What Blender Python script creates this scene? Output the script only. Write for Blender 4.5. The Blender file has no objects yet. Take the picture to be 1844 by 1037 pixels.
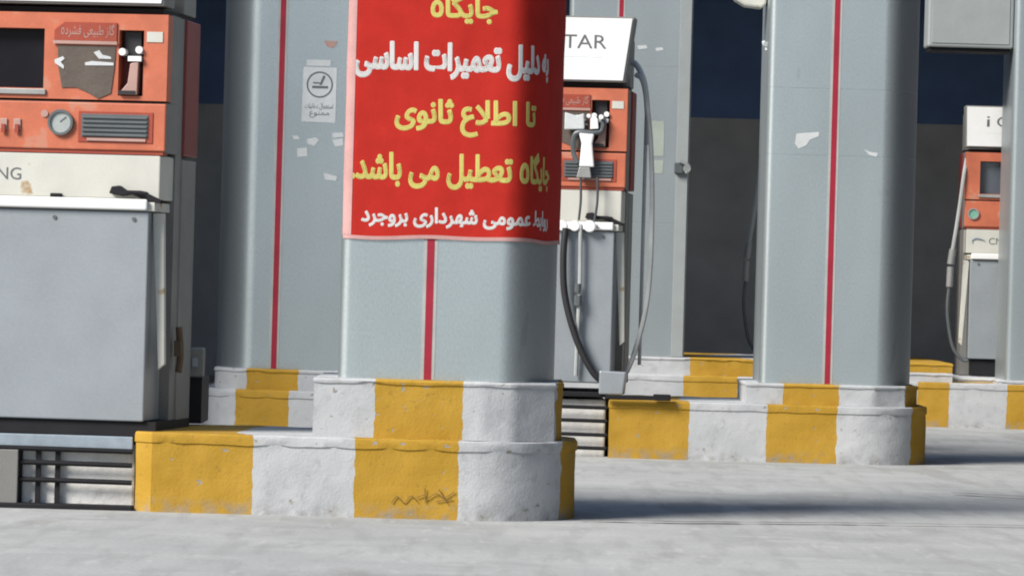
import bpy, bmesh, math, random
from mathutils import Vector, Matrix, noise as mnoise
random.seed(7)
S = bpy.context.scene
C = S.collection
R = math.radians

# ------------------------------------------------------------------ camera
F = 8340.0            # focal length in photo pixels (1844 wide)
EYE = 1.05
cd = bpy.data.cameras.new('camera'); cam = bpy.data.objects.new('camera', cd); C.objects.link(cam)
cd.sensor_width = 36; cd.lens = F * 36 / 1844
cd.clip_start = 0.1; cd.clip_end = 2000
cam.matrix_world = Matrix.Translation((0, 0, EYE)) @ Matrix.Rotation(R(90 - 0.127), 4, 'X') @ Matrix.Rotation(0.028, 4, 'Z')
S.camera = cam

# ------------------------------------------------------------------ light
SUN_EL, SUN_AZ = R(38), R(51)      # the sun stands behind the camera, well to the left
w = bpy.data.worlds.new('World'); S.world = w; w.use_nodes = True
nt = w.node_tree
sky = nt.nodes.new('ShaderNodeTexSky'); sky.sky_type = 'NISHITA'; sky.sun_disc = False
sky.sun_elevation = SUN_EL
sd = Vector((-math.sin(SUN_AZ) * math.cos(SUN_EL), -math.cos(SUN_AZ) * math.cos(SUN_EL), math.sin(SUN_EL)))  # towards the sun
sky.sun_rotation = math.atan2(sd.x, sd.y)
bg = nt.nodes['Background']; bg.inputs['Strength'].default_value = 0.075
nt.links.new(sky.outputs[0], bg.inputs['Color'])
sl = bpy.data.lights.new('sun', 'SUN'); sl.energy = 4.0; sl.angle = R(24); sl.color = (1.0, 0.95, 0.88)
so = bpy.data.objects.new('sun', sl); C.objects.link(so)
so.rotation_euler = (-sd).to_track_quat('-Z', 'Y').to_euler(); so.location = sd * 60
S.view_settings.view_transform = 'Standard'; S.view_settings.look = 'None'
S.view_settings.exposure = 0.75; S.view_settings.gamma = 1
S.cycles.filter_width = 2.0
S.cycles.max_bounces = 6

# ------------------------------------------------------------------ materials
def mat(name, col, rough=0.5, metal=0.0, var=0.12, scale=6.0, grain=0.06, bump=0.0, bscale=60.0, col2=None, thr=None, cscale=9.0, spec=0.4, stretch=(1, 1, 1)):
    m = bpy.data.materials.new(name); m.use_nodes = True
    n = m.node_tree.nodes; l = m.node_tree.links
    b = n['Principled BSDF']
    b.inputs['Roughness'].default_value = rough; b.inputs['Metallic'].default_value = metal
    b.inputs['Specular IOR Level'].default_value = spec
    tc = n.new('ShaderNodeTexCoord'); mp = n.new('ShaderNodeMapping'); mp.inputs['Scale'].default_value = stretch
    l.new(tc.outputs['Object'], mp.inputs['Vector'])
    def nz(sc, det=4):
        t = n.new('ShaderNodeTexNoise'); t.inputs['Scale'].default_value = sc; t.inputs['Detail'].default_value = det
        l.new(mp.outputs[0], t.inputs['Vector']); return t.outputs['Fac']
    def mixc(fac, a, bb, mode='MIX'):
        x = n.new('ShaderNodeMix'); x.data_type = 'RGBA'; x.blend_type = mode
        if isinstance(fac, float): x.inputs[0].default_value = fac
        else: l.new(fac, x.inputs[0])
        for k, v in ((6, a), (7, bb)):
            if isinstance(v, tuple): x.inputs[k].default_value = (*v, 1)
            else: l.new(v, x.inputs[k])
        return x.outputs[2]
    def rng(f, a, bb, c, d):
        x = n.new('ShaderNodeMapRange'); l.new(f, x.inputs[0])
        for k, v in zip((1, 2, 3, 4), (a, bb, c, d)): x.inputs[k].default_value = v
        return x.outputs[0]
    c = tuple(col)
    lo = tuple(v * (1 - var) for v in c); hi = tuple(min(1, v * (1 + var)) for v in c)
    out = mixc(rng(nz(scale), .3, .7, 0, 1), lo, hi)
    g = rng(nz(130, 2), .3, .7, 1 - grain, 1 + grain)
    out2 = n.new('ShaderNodeVectorMath'); out2.operation = 'SCALE'; l.new(out, out2.inputs[0]); l.new(g, out2.inputs['Scale']); out = out2.outputs[0]
    if col2 is not None:
        out = mixc(rng(nz(cscale, 6), thr, thr + .04, 0, 1), out, tuple(col2))
    l.new(out, b.inputs['Base Color'])
    if bump:
        bp = n.new('ShaderNodeBump'); bp.inputs['Strength'].default_value = bump; bp.inputs['Distance'].default_value = .01
        l.new(nz(bscale, 5), bp.inputs['Height']); l.new(bp.outputs[0], b.inputs['Normal'])
    return m

M = {}
M['clad'] = mat('grey_composite_cladding', (0.45, 0.505, 0.522), .36, .75, .07, 2.2, .07, .08, 2.2, (0.40, 0.44, 0.47), .66, 5, spec=.3, stretch=(1, 1, .45))
M['clad_e'] = mat('grey_composite_cladding_darker', (0.36, 0.40, 0.41), .42, .6, .08, 2.0, .06, .06, 3.0, spec=.3, stretch=(1, 1, .45))  # a darker, rougher tone of the same cladding
M['red_strip'] = mat('dark_red_strip', (.27, .012, .03), .45)
M['trim'] = mat('pale_trim', (.33, .33, .32), .5)
M['banner'] = mat('red_banner_vinyl', (.37, .02, .0135), .7, 0, .09, 8, .05, .15, 14, spec=.12)
M['hem'] = mat('banner_hem', (0.432, 0.240, 0.228), .6)
M['yellow_ink'] = mat('yellow_lettering', (.47, .42, .11), .5, 0, .06)
M['white_ink'] = mat('white_lettering', (.52, .52, .51), .5, 0, .04)
M['orange'] = mat('faded_orange_paint', (.42, .115, .06), .5, 0, .14, 7, .05, .04, 20, (0.42, 0.17, 0.11), .60, 7)
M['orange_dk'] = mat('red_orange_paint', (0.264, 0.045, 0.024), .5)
M['red_panel'] = mat('dark_red_panel', (0.156, 0.021, 0.018), .5)
M['cream'] = mat('cream_enamel', (0.46, 0.46, 0.42), .45, 0, .06, 6, .04, .03, 20, (0.30, 0.20, 0.10), .615, 6)
M['white'] = mat('white_enamel', (.66, .67, .67), .4, 0, .03, 6, .02)
M['steel'] = mat('grey_sheet_steel', (0.25, 0.275, 0.298), .38, .25, .06, 5, .04, .04, 6)
M['steel_pale'] = mat('pale_sheet_steel', (0.312, 0.342, 0.372), .35, .2, .06, 5, .05, .04, 6)
M['steel_dk'] = mat('grey_painted_side', (0.165, 0.163, 0.155), .55, 0, .1, 5, .08)
M['black'] = mat('black_rubber', (.018, .018, .02), .5)
M['blackm'] = mat('black_steel', (.016, .016, .018), .6, 0, spec=.12)
M['glass'] = mat('dark_display_glass', (.010, .010, .014), .3, 0, .2, 4, .1, spec=.12)
M['screen'] = mat('grey_screen', (0.060, 0.072, 0.090), .3)
M['bluegrey'] = mat('blue_grey_steel', (0.216, 0.258, 0.300), .5, 0, .15, 12, .06, .1, 30, (0.120, 0.120, 0.120), .7)
M['brown'] = mat('worn_brown_plate', (0.081, 0.065, 0.054), .7, 0, .15, 10, .1, .2, 40)
M['pink'] = mat('faded_pink_plastic', (0.348, 0.216, 0.186), .5)
M['paper'] = mat('white_paper', (.46, .48, .49), .8)
M['paper_g'] = mat('pale_green_paper', (0.300, 0.336, 0.300), .8)
M['ink'] = mat('grey_ink', (0.102, 0.108, 0.114), .7)
M['ink_p'] = mat('pale_ink', (.62, .68, .66), .7)
M['hosegrey'] = mat('grey_hose', (0.30, 0.315, 0.315), .5)
M['hosedk'] = mat('dark_grey_hose', (0.054, 0.060, 0.066), .5)
M['alu'] = mat('brushed_aluminium', (0.300, 0.306, 0.300), .35, .4)
M['gauge'] = mat('gauge_face', (0.300, 0.330, 0.324), .3)
M['green'] = mat('green_gauge_face', (0.150, 0.330, 0.252), .35)
M['slat'] = mat('louvre_grey', (0.096, 0.108, 0.114), .5, .3)
M['rust'] = mat('brown_fitting', (0.090, 0.060, 0.036), .7)
M['concrete_w'] = mat('whitewashed_concrete', (0.56, 0.56, 0.55), .9, 0, .15, 9, .08, .5, 30, (0.180, 0.180, 0.174), .70, 12)
M['wallblue'] = mat('navy_wall_paint', (.095, .16, .32), .6, 0, .12, 3, .08)
M['walldk'] = mat('dark_grey_wall', (.40, .39, .385), .8, 0, .12, 3, .1, .3, 30)
M['added_wing_dark'] = mat('added_wing_charcoal', (.03, .03, .033), .8, 0, .15, 2, .1, .2, 20)  # near black, for the added wings that darken the column edges
M['roof'] = mat('roof_sheet', (.12, .12, .12), .7)
M['boxgrey'] = mat('pale_grey_box', (0.264, 0.288, 0.288), .5, 0, .05)
M['scrib'] = mat('brown_black_scrawl', (0.17, 0.10, 0.03), .8)

def kerb_mat():
    m = bpy.data.materials.new('striped_kerb_paint'); m.use_nodes = True
    n = m.node_tree.nodes; l = m.node_tree.links; b = n['Principled BSDF']; b.inputs['Roughness'].default_value = .75
    b.inputs['Specular IOR Level'].default_value = .25
    at_ = n.new('ShaderNodeAttribute'); at_.attribute_name = 'stripe'
    tc = n.new('ShaderNodeTexCoord')
    def nz(sc, det=5, st=None):
        t = n.new('ShaderNodeTexNoise'); t.inputs['Scale'].default_value = sc; t.inputs['Detail'].default_value = det
        if st:
            mp = n.new('ShaderNodeMapping'); mp.inputs['Scale'].default_value = st; l.new(tc.outputs['Object'], mp.inputs[0]); l.new(mp.outputs[0], t.inputs['Vector'])
        else: l.new(tc.outputs['Object'], t.inputs['Vector'])
        return t.outputs['Fac']
    def mth(op, a, bb=None):
        x = n.new('ShaderNodeMath'); x.operation = op
        for k, v in ((0, a), (1, bb)):
            if v is None: continue
            if isinstance(v, (int, float)): x.inputs[k].default_value = v
            else: l.new(v, x.inputs[k])
        return x.outputs[0]
    def rng(f, a, bb, c, d):
        x = n.new('ShaderNodeMapRange'); l.new(f, x.inputs[0])
        for k, v in zip((1, 2, 3, 4), (a, bb, c, d)): x.inputs[k].default_value = v
        return x.outputs[0]
    def mixc(fac, a, bb):
        x = n.new('ShaderNodeMix'); x.data_type = 'RGBA'; l.new(fac, x.inputs[0])
        for k, v in ((6, a), (7, bb)):
            if isinstance(v, tuple): x.inputs[k].default_value = (*v, 1)
            else: l.new(v, x.inputs[k])
        return x.outputs[2]
    wob = mth('MULTIPLY', mth('SUBTRACT', nz(14, 3), .5), .07)
    val = mth('ADD', at_.outputs['Fac'], wob)
    odd = mth('GREATER_THAN', mth('FRACT', mth('MULTIPLY', mth('FLOOR', val), .5)), .25)   # 1 on odd stripes
    yel = mixc(rng(nz(5), .3, .7, 0, 1), (0.324, 0.186, 0.017), (0.384, 0.228, 0.030))
    yel = mixc(rng(nz(38, 6), .6, .7, 0, .55), yel, (0.240, 0.144, 0.024))
    whi = mixc(rng(nz(4), .3, .7, 0, 1), (0.34, 0.355, 0.37), (0.42, 0.43, 0.44))
    whi = mixc(rng(nz(20, 7), .54, .70, 0, .5), whi, (0.276, 0.282, 0.282))
    col = mixc(odd, yel, whi)
    chip = rng(nz(17, 8, (1, 1, 1.6)), .672, .695, 0, 1)
    col = mixc(chip, col, (0.240, 0.228, 0.204))
    geo = n.new('ShaderNodeNewGeometry'); sx = n.new('ShaderNodeSeparateXYZ'); l.new(geo.outputs['Position'], sx.inputs[0])
    dirt = mth('MULTIPLY', rng(sx.outputs[2], 0, .07, .7, 0), rng(nz(17, 5), .42, .62, 0, 1))     # splash-up along the foot
    col = mixc(dirt, col, (0.204, 0.198, 0.186))
    l.new(col, b.inputs['Base Color'])
    bp = n.new('ShaderNodeBump'); bp.inputs['Strength'].default_value = .33; bp.inputs['Distance'].default_value = .012
    h = mth('ADD', mth('MULTIPLY', nz(12, 6), 1.0), mth('MULTIPLY', nz(85, 4), .4)); h = mth('SUBTRACT', h, mth('MULTIPLY', chip, .25))
    l.new(h, bp.inputs['Height']); l.new(bp.outputs[0], b.inputs['Normal'])
    return m
M['kerb'] = kerb_mat()

def ground_mat():
    m = bpy.data.materials.new('forecourt_concrete'); m.use_nodes = True
    n = m.node_tree.nodes; l = m.node_tree.links; b = n['Principled BSDF']; b.inputs['Roughness'].default_value = .85
    b.inputs['Specular IOR Level'].default_value = 0
    tc = n.new('ShaderNodeTexCoord')
    def nz(sc, det, st=(1, 1, 1), loc=(0, 0, 0)):
        t = n.new('ShaderNodeTexNoise'); t.inputs['Scale'].default_value = sc; t.inputs['Detail'].default_value = det
        mp = n.new('ShaderNodeMapping'); mp.inputs['Scale'].default_value = st; mp.inputs['Location'].default_value = loc
        l.new(tc.outputs['Object'], mp.inputs[0]); l.new(mp.outputs[0], t.inputs['Vector']); return t.outputs['Fac']
    def rng(f, a, bb, c, d):
        x = n.new('ShaderNodeMapRange'); l.new(f, x.inputs[0])
        for k, v in zip((1, 2, 3, 4), (a, bb, c, d)): x.inputs[k].default_value = v
        return x.outputs[0]
    def mixc(fac, a, bb):
        x = n.new('ShaderNodeMix'); x.data_type = 'RGBA'; l.new(fac, x.inputs[0])
        for k, v in ((6, a), (7, bb)):
            if isinstance(v, tuple): x.inputs[k].default_value = (*v, 1)
            else: l.new(v, x.inputs[k])
        return x.outputs[2]
    col = mixc(rng(nz(.9, 5), .3, .7, 0, 1), (0.30, 0.312, 0.31), (0.385, 0.394, 0.39))
    col = mixc(rng(nz(1.6, 6, (1, .8, 1), (3, 1, 0)), .55, .68, 0, .4), col, (0.228, 0.234, 0.234))
    col = mixc(rng(nz(2.4, 5, (.7, 1, 1), (9, 4, 0)), .58, .66, 0, .6), col, (0.384, 0.390, 0.384))
    col = mixc(rng(nz(60, 3), .35, .65, 0, .25), col, (0.240, 0.246, 0.240))
    col = mixc(rng(nz(1, 6, (9, 1.1, 1), (2, 7, 0)), .50, .64, 0, .35), col, (.235, .24, .235))
    col = mixc(rng(nz(1, 5, (1.7, .35, 1), (5, 2, 0)), .585, .64, 0, .4), col, (.21, .205, .195))
    col = mixc(rng(nz(1, 6, (14, 2.2, 1), (1, 9, 0)), .60, .70, 0, .35), col, (.43, .44, .43))
    l.new(col, b.inputs['Base Color'])
    bp = n.new('ShaderNodeBump'); bp.inputs['Strength'].default_value = .25; bp.inputs['Distance'].default_value = .01
    l.new(nz(40, 5), bp.inputs['Height']); l.new(bp.outputs[0], b.inputs['Normal'])
    return m
M['ground'] = ground_mat()

# ------------------------------------------------------------------ helpers
def at(px, py, d):
    """photo pixel + distance -> world x, z (the photo is rolled by 0.028 rad)"""
    a, b = px - 922, py - 518.5
    u = a + b * .028; v = b - a * .028 + 18.5
    return u * d / F, EYE - v * d / F

def thing(name, label, cat, loc=(0, 0, 0), rz=0.0, group=None):
    o = bpy.data.objects.new(name, None); C.objects.link(o)
    o.location = loc; o.rotation_euler = (0, 0, rz); o.empty_display_size = .1
    return tag(o, label, cat, group)

def tag(o, label, cat, group=None):
    o['label'] = label; o['category'] = cat
    if group: o['group'] = group
    return o

class MB:
    def __init__(s): s.bm = bmesh.new()
    def box(s, x0, x1, y0, y1, z0, z1):
        v = [s.bm.verts.new((x, y, z)) for z in (z0, z1) for x, y in ((x0, y0), (x1, y0), (x1, y1), (x0, y1))]
        for f in ((3, 2, 1, 0), (4, 5, 6, 7), (0, 1, 5, 4), (1, 2, 6, 5), (2, 3, 7, 6), (3, 0, 4, 7)): s.bm.faces.new([v[i] for i in f])
        return s
    def poly(s, pts, y0, y1):
        """outline in x,z given some thickness along y (front at y0)"""
        a = [s.bm.verts.new((x, y0, z)) for x, z in pts]; b = [s.bm.verts.new((x, y1, z)) for x, z in pts]
        n = len(pts); s.bm.faces.new(a); s.bm.faces.new(b[::-1])
        for i in range(n): s.bm.faces.new((a[i], b[i], b[(i + 1) % n], a[(i + 1) % n]))
        return s
    def disc(s, x, z, r, y0, y1, n=28, rin=0):
        if not rin: return s.poly([(x + r * math.cos(2 * math.pi * i / n), z + r * math.sin(2 * math.pi * i / n)) for i in range(n)], y0, y1)
        rings = []
        for rr, y in ((r, y1), (r, y0), (rin, y0), (rin, y1)):
            rings.append([s.bm.verts.new((x + rr * math.cos(2 * math.pi * i / n), y, z + rr * math.sin(2 * math.pi * i / n))) for i in range(n)])
        for a, b in zip(rings, rings[1:] + rings[:1]):
            for i in range(n): s.bm.faces.new((a[i], a[(i + 1) % n], b[(i + 1) % n], b[i]))
        return s
    def tube(s, pts, r, n=10, smooth=True):
        pts = [Vector(p) for p in pts]
        if smooth and len(pts) > 2:
            q = []
            for i in range(len(pts) - 1):
                p0 = pts[max(i - 1, 0)]; p1 = pts[i]; p2 = pts[i + 1]; p3 = pts[min(i + 2, len(pts) - 1)]
                for k in range(6):
                    t = k / 6
                    q.append(.5 * ((2 * p1) + (p2 - p0) * t + (2 * p0 - 5 * p1 + 4 * p2 - p3) * t * t + (3 * p1 - p0 - 3 * p2 + p3) * t ** 3))
            q.append(pts[-1]); pts = q
        rad = r if callable(r) else (lambda t: r)
        prev = None; up = Vector((.3, .9, .1)).normalized(); rings = []
        for i, p in enumerate(pts):
            d = (pts[min(i + 1, len(pts) - 1)] - pts[max(i - 1, 0)]).normalized()
            a = d.cross(up).normalized(); b = d.cross(a).normalized(); rr = rad(i / (len(pts) - 1))
            rings.append([s.bm.verts.new(p + rr * (math.cos(2 * math.pi * k / n) * a + math.sin(2 * math.pi * k / n) * b)) for k in range(n)])
        for A, B in zip(rings, rings[1:]):
            for k in range(n): s.bm.faces.new((A[k], A[(k + 1) % n], B[(k + 1) % n], B[k]))
        s.bm.faces.new(rings[0][::-1]); s.bm.faces.new(rings[-1])
        return s
    def build(s, name, m, parent=None, bevel=0.0, smooth=False, loc=None, label=None):
        bmesh.ops.recalc_face_normals(s.bm, faces=s.bm.faces[:])
        me = bpy.data.meshes.new(name); s.bm.to_mesh(me); s.bm.free()
        me.materials.append(M[m] if isinstance(m, str) else m)
        if smooth:
            for p in me.polygons: p.use_smooth = True
            me.set_sharp_from_angle(angle=R(42))
        o = bpy.data.objects.new(name, me); C.objects.link(o)
        if parent: o.parent = parent
        if loc: o.location = loc
        if label: o['label'] = label
        if bevel:
            b = o.modifiers.new('bevel', 'BEVEL'); b.width = bevel; b.segments = 2; b.limit_method = 'ANGLE'; b.angle_limit = R(40)
        return o

def copy_tree(o, parent=None):
    c = o.copy(); C.objects.link(c); c.parent = parent
    for ch in o.children: copy_tree(ch, c)
    return c

# Arabic-script shaping: isolated, final, initial, medial presentation forms
FORM = {'ا': 0xFE8D, 'ب': 0xFE8F, 'ت': 0xFE95, 'ث': 0xFE99, 'ج': 0xFE9D, 'خ': 0xFEA5, 'د': 0xFEA9, 'ر': 0xFEAD, 'ز': 0xFEAF, 'س': 0xFEB1,
        'ش': 0xFEB5, 'ط': 0xFEC1, 'ع': 0xFEC9, 'ف': 0xFED1, 'ق': 0xFED5, 'ل': 0xFEDD, 'م': 0xFEE1, 'ن': 0xFEE5, 'ه': 0xFEE9, 'و': 0xFEED,
        'ی': 0xFBFC, 'گ': 0xFB92, 'ک': 0xFB8E, 'پ': 0xFB56, 'آ': 0xFE81}
RJ = set('ادرزوآ')
def shape(t):
    out = []; i = 0
    join = lambda ch: ch in FORM
    prev_joins = False
    while i < len(t):
        ch = t[i]
        if ch == 'ل' and i + 1 < len(t) and t[i + 1] == 'ا':
            out.append(chr(0xFEFC if prev_joins else 0xFEFB)); prev_joins = False; i += 2; continue
        if ch == 'ه' and not prev_joins and not (i + 1 < len(t) and join(t[i + 1])): out.append('\u0665'); i += 1; continue   # round isolated heh
        if ch not in FORM: out.append(ch); prev_joins = False; i += 1; continue
        nxt = i + 1 < len(t) and join(t[i + 1]) and ch not in RJ
        base = FORM[ch]
        if ch == 'ی': forms = (0xFBFC, 0xFBFD, 0xFBFE, 0xFBFF)
        else: forms = (base, base + 1, base + 2, base + 3)
        out.append(chr(forms[(3 if nxt else 1) if prev_joins else (2 if nxt else 0)]))
        prev_joins = nxt; i += 1
    return ''.join(reversed(out))

def text_bm(body, x0, x1, z0, z1, fn=None, bold=0.0, thick=.0008, shear=0.0, bead=0.0):
    """lettering as a mesh stretched into the box x0..x1, z0..z1; fn maps (x, z, lift) to a point"""
    c = bpy.data.curves.new('txt', 'FONT'); c.body = body; c.offset = 0.0; c.resolution_u = 3; c.shear = shear
    o = bpy.data.objects.new('txt', c); C.objects.link(o)
    dg = bpy.context.evaluated_depsgraph_get()
    me = bpy.data.meshes.new_from_object(o.evaluated_get(dg))
    bm = bmesh.new(); bm.from_mesh(me)
    bpy.data.objects.remove(o); bpy.data.curves.remove(c); bpy.data.meshes.remove(me)
    bmesh.ops.remove_doubles(bm, verts=bm.verts[:], dist=1e-5)
    xs = [v.co.x for v in bm.verts]; ys = [v.co.y for v in bm.verts]
    ax, bx, ay, by = min(xs), max(xs), min(ys), max(ys)
    for v in bm.verts:
        v.co = Vector((x0 + (v.co.x - ax) / (bx - ax) * (x1 - x0), 0, z0 + (v.co.y - ay) / (by - ay) * (z1 - z0)))
    loops = [(e.verts[0].co.copy(), e.verts[1].co.copy()) for e in bm.edges if e.is_boundary] if bead else []
    if fn is not None:      # cut long faces so that they follow a curved surface
        for k in range(1, 24):
            x = x0 + (x1 - x0) * k / 24
            bmesh.ops.bisect_plane(bm, geom=bm.verts[:] + bm.edges[:] + bm.faces[:], plane_co=(x, 0, 0), plane_no=(1, 0, 0))
    r = bmesh.ops.extrude_face_region(bm, geom=bm.faces[:])
    top = [g for g in r['geom'] if isinstance(g, bmesh.types.BMVert)]
    tops = set(top)
    for v in bm.verts:
        lift = thick if v in tops else 0.0
        if fn: v.co = fn(v.co.x, v.co.z, lift)
        else: v.co.y = -lift
    # heavier strokes: a flattened bead along every outline edge
    for a, b in loops:
        d = (b - a)
        if d.length < 1e-6: continue
        d.normalize(); nn = Vector((-d.z, 0, d.x)); rg = []
        for p in (a - d * bead * .6, b + d * bead * .6):
            rg.append([bm.verts.new(fn(q.x, q.z, l) if fn else Vector((q.x, -l, q.z))) for q, l in ((p + nn * bead, .0001), (p + nn * bead * .6, thick * 1.05), (p, thick * 1.25), (p - nn * bead * .6, thick * 1.05), (p - nn * bead, .0001))])
        for k in range(4): bm.faces.new((rg[0][k], rg[0][k + 1], rg[1][k + 1], rg[1][k]))
        bm.faces.new(rg[0][::-1]); bm.faces.new(rg[1])
    mb = MB(); mb.bm.free(); mb.bm = bm
    return mb

# ------------------------------------------------------------------ ground
mb = MB()
nx, ny = 60, 70
xs = [-400] + [-30 + 60 * i / nx for i in range(nx + 1)] + [400]
ys = [-300] + [4 + 50 * (j / ny) for j in range(ny + 1)] + [900]
g = []
for y in ys:
    row = []
    for x in xs:
        z = 0.0
        if 5 < y < 53: z = .006 * mnoise.noise(Vector((x * .5, y * .5, 3)))
        row.append(mb.bm.verts.new((x, y, z - .004)))
    g.append(row)
for j in range(len(ys) - 1):
    for i in range(len(xs) - 1): mb.bm.faces.new((g[j][i], g[j][i + 1], g[j + 1][i + 1], g[j + 1][i]))
go = mb.build('ground', 'ground', smooth=True); go['kind'] = 'structure'

M['joint'] = mat('dirty_joint', (.12, .12, .12), .95, 0, .3, 9, .15, spec=0)
for ji, pts in enumerate(([(.33, 20.16), (.8, 20.24), (1.5, 20.52), (2.6, 20.80)], [(2.3, 23.9), (2.7, 23.7), (3.4, 23.3)])):
    mb = MB(); L = []
    for k in range(len(pts) - 1):
        for q in range(14):
            t = q / 14; L.append((pts[k][0] + (pts[k + 1][0] - pts[k][0]) * t, pts[k][1] + (pts[k + 1][1] - pts[k][1]) * t))
    A = []; B = []
    for x, y in L:
        n1 = mnoise.noise(Vector((x * 6, y * 2, ji * 3.1))); n2 = mnoise.noise(Vector((x * 9, y, 7 + ji)))
        c = y + .04 * n1; hw = max(.006, .022 + .03 * n2) * (.5 if ji == 3 else 1)
        A.append(mb.bm.verts.new((x + .03 * n2 + (hw * .4 if ji == 3 else 0), c - hw, .0075))); B.append(mb.bm.verts.new((x + .03 * n2 - (hw * .4 if ji == 3 else 0), c + hw, .0075)))
    for k in range(len(A) - 1): mb.bm.faces.new((A[k], A[k + 1], B[k + 1], B[k]))
    jo = mb.build('pavement_joint', 'joint'); jo['kind'] = 'structure'

# ------------------------------------------------------------------ back building, its unseen deep roof added to shade the wall
WY = 46.0
bt = thing('service_building', 'dark service building behind the islands, navy upper wall over a brown-grey lower wall', 'building', (0, WY, 0))
mb = MB(); mb.box(-26, 26, 0, .3, -.05, 2.69); mb.build('wall', 'walldk', bt)
mb = MB(); mb.box(-26, 26, -.02, .3, 2.69, 4.4); mb.build('blue_wall_band', 'wallblue', bt)
mb = MB(); mb.box(-27, 27, -6.5, .8, 4.4, 4.75); mb.build('roof', 'roof', bt)  # out of view, overhang sized to keep the wall dark
for x in (-24, -12):
    mb = MB(); mb.box(x - .12, x + .12, -6.3, -6.06, -.05, 4.4); mb.build('post', 'walldk', bt)

mb = MB(); mb.box(5.6, 26, -36, -6.52, -.05, 4.39); mb.build('added_side_wing', 'added_wing_dark', bt)  # unseen wing added to darken the right sides of the columns
mb = MB(); mb.box(-26, -6.2, -22, -6.52, -.05, 4.39); mb.build('added_side_wing', 'added_wing_dark', bt)  # unseen wing, put in so a column's left edge reflects dark
mb = MB(); mb.box(-27, -6.0, -22.2, -6.52, 4.4, 4.7); mb.build('added_wing_roof', 'roof', bt)  # unseen, covers the added left wing
mb = MB(); mb.box(5.0, 27, -36.5, -6.52, 4.4, 4.7); mb.build('added_wing_roof', 'roof', bt)  # unseen, covers the added right wing

# ------------------------------------------------------------------ kerbed islands
def resample(pts, step=.025):
    out = []
    n = len(pts)
    for i in range(n):
        a = Vector(pts[i]); b = Vector(pts[(i + 1) % n]); k = max(1, int((b - a).length / step))
        if (b - a).length > 3: k = max(1, int((b - a).length / .05))
        for j in range(k): out.append(a.lerp(b, j / k))
    return out

def kerb_block(name, outline, z0, z1, bounds, first, parent, seed=0, amp=.004, lip=.045, org=(0, 0)):
    """closed outline (counter-clockwise, seen from above); bounds = x of the stripe edges; first = 0 yellow, 1 white"""
    pts = resample(outline)
    cx = sum(p.x for p in pts) / len(pts)
    nrm = []
    for i, p in enumerate(pts):
        d = (pts[(i + 1) % len(pts)] - pts[i - 1]).normalized(); nrm.append(Vector((d.y, -d.x)))
    def val(x):
        return val0(x) + 1
    def val0(x):
        if x <= bounds[0]: return first + (x - bounds[0]) / .4 * .9 if x > bounds[0] - .4 else first - .9
        for i in range(len(bounds) - 1):
            if x <= bounds[i + 1]: return first + i + 1 - 1 + (x - bounds[i]) / (bounds[i + 1] - bounds[i])
        return first + len(bounds) - 1 + min(.95, (x - bounds[-1]) / .6)
    bm = bmesh.new(); lay = bm.verts.layers.float.new('stripe')
    levels = []
    nb = max(3, int((z1 - lip - z0) / .025))
    for k in range(nb + 1): levels.append((z0 + (z1 - lip - z0) * k / nb, 0.0, 'b'))
    levels += [(z1 - lip + .001, .006, 'r'), (z1 - lip * .5, .007, 'l'), (z1 - .006, .005, 'l'), (z1, .0, 't')]
    rings = []
    for z, off, kind in levels:
        ring = []
        for p, nn in zip(pts, nrm):
            e = amp * mnoise.noise(Vector((p.x * 7 + seed, p.y * 7, z * 9))) + .45 * amp * mnoise.noise(Vector((p.x * 26 + seed, p.y * 26, z * 26)))
            if kind == 'b' and z == z0: e += .010 * max(0, mnoise.noise(Vector((p.x * 9, p.y * 9, seed))))
            zz = z
            rag = mnoise.noise(Vector((p.x * 11 + seed, p.y * 11, 4.5)))
            if kind == 'r': zz += .006 * rag; off2 = off * (1 if rag < .38 else .1)
            elif kind == 'b' and abs(z - (z1 - lip)) < 1e-6: zz += .006 * rag - .002; off2 = off
            else: off2 = off
            if kind == 't': zz += .004 * rag
            q = p + nn * (off2 + e)
            v = bm.verts.new((q.x - org[0], q.y - org[1], zz)); v[lay] = val(p.x); ring.append(v)
        rings.append(ring)
    n = len(pts)
    for A, B in zip(rings, rings[1:]):
        for i in range(n): bm.faces.new((A[i], A[(i + 1) % n], B[(i + 1) % n], B[i]))
    bm.faces.new(rings[-1])
    bmesh.ops.recalc_face_normals(bm, faces=bm.faces[:])
    me = bpy.data.meshes.new(name); bm.to_mesh(me); bm.free()
    me.materials.append(M['kerb'])
    for p in me.polygons: p.use_smooth = True
    me.set_sharp_from_angle(angle=R(28))
    o = bpy.data.objects.new(name, me); C.objects.link(o); o.parent = parent
    return o

def arc(cx, cy, r, a0, a1, n=10, ry=None):
    ry = ry or r
    return [(cx + r * math.cos(R(a0 + (a1 - a0) * i / n)), cy + ry * math.sin(R(a0 + (a1 - a0) * i / n))) for i in range(n + 1)]

def bx(pxs, y, d): return [at(p, y, d)[0] for p in pxs]

D1, D2, D3 = 20.0, 27.6, 35.5
H = .34
# front island
ia = thing('kerb_island', 'front kerbed island with yellow and white blocks, nearest the camera', 'kerb', (-.6, D1, 0), group='yellow and white kerbed islands')
OA = (-.6, D1)
kerb_block('kerb', [(-1.61, D1 + 1.2), (-1.61, D1 + .07), (-1.535, D1)] + arc(-.19, D1 + .49, .49, -90, 0, 12) + arc(-.14, D1 + .8, .44, 0, 90, 8), -.02, H,
           bx((455, 638, 825, 1010), 860, D1), 0, ia, 1, .0045, org=OA)
kerb_block('plinth', [(-.845, D1 + 1.1), (-.845, D1 + .07), (-.11, D1 + .07), (.02, D1 + .10), (.20, D1 + .22), (.235, D1 + .36), (.235, D1 + 1.0), (.1, D1 + 1.1)], H, .595,
           bx((674, 833, 1003), 740, D1), 1, ia, 2, .004, .02, org=OA)
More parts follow.
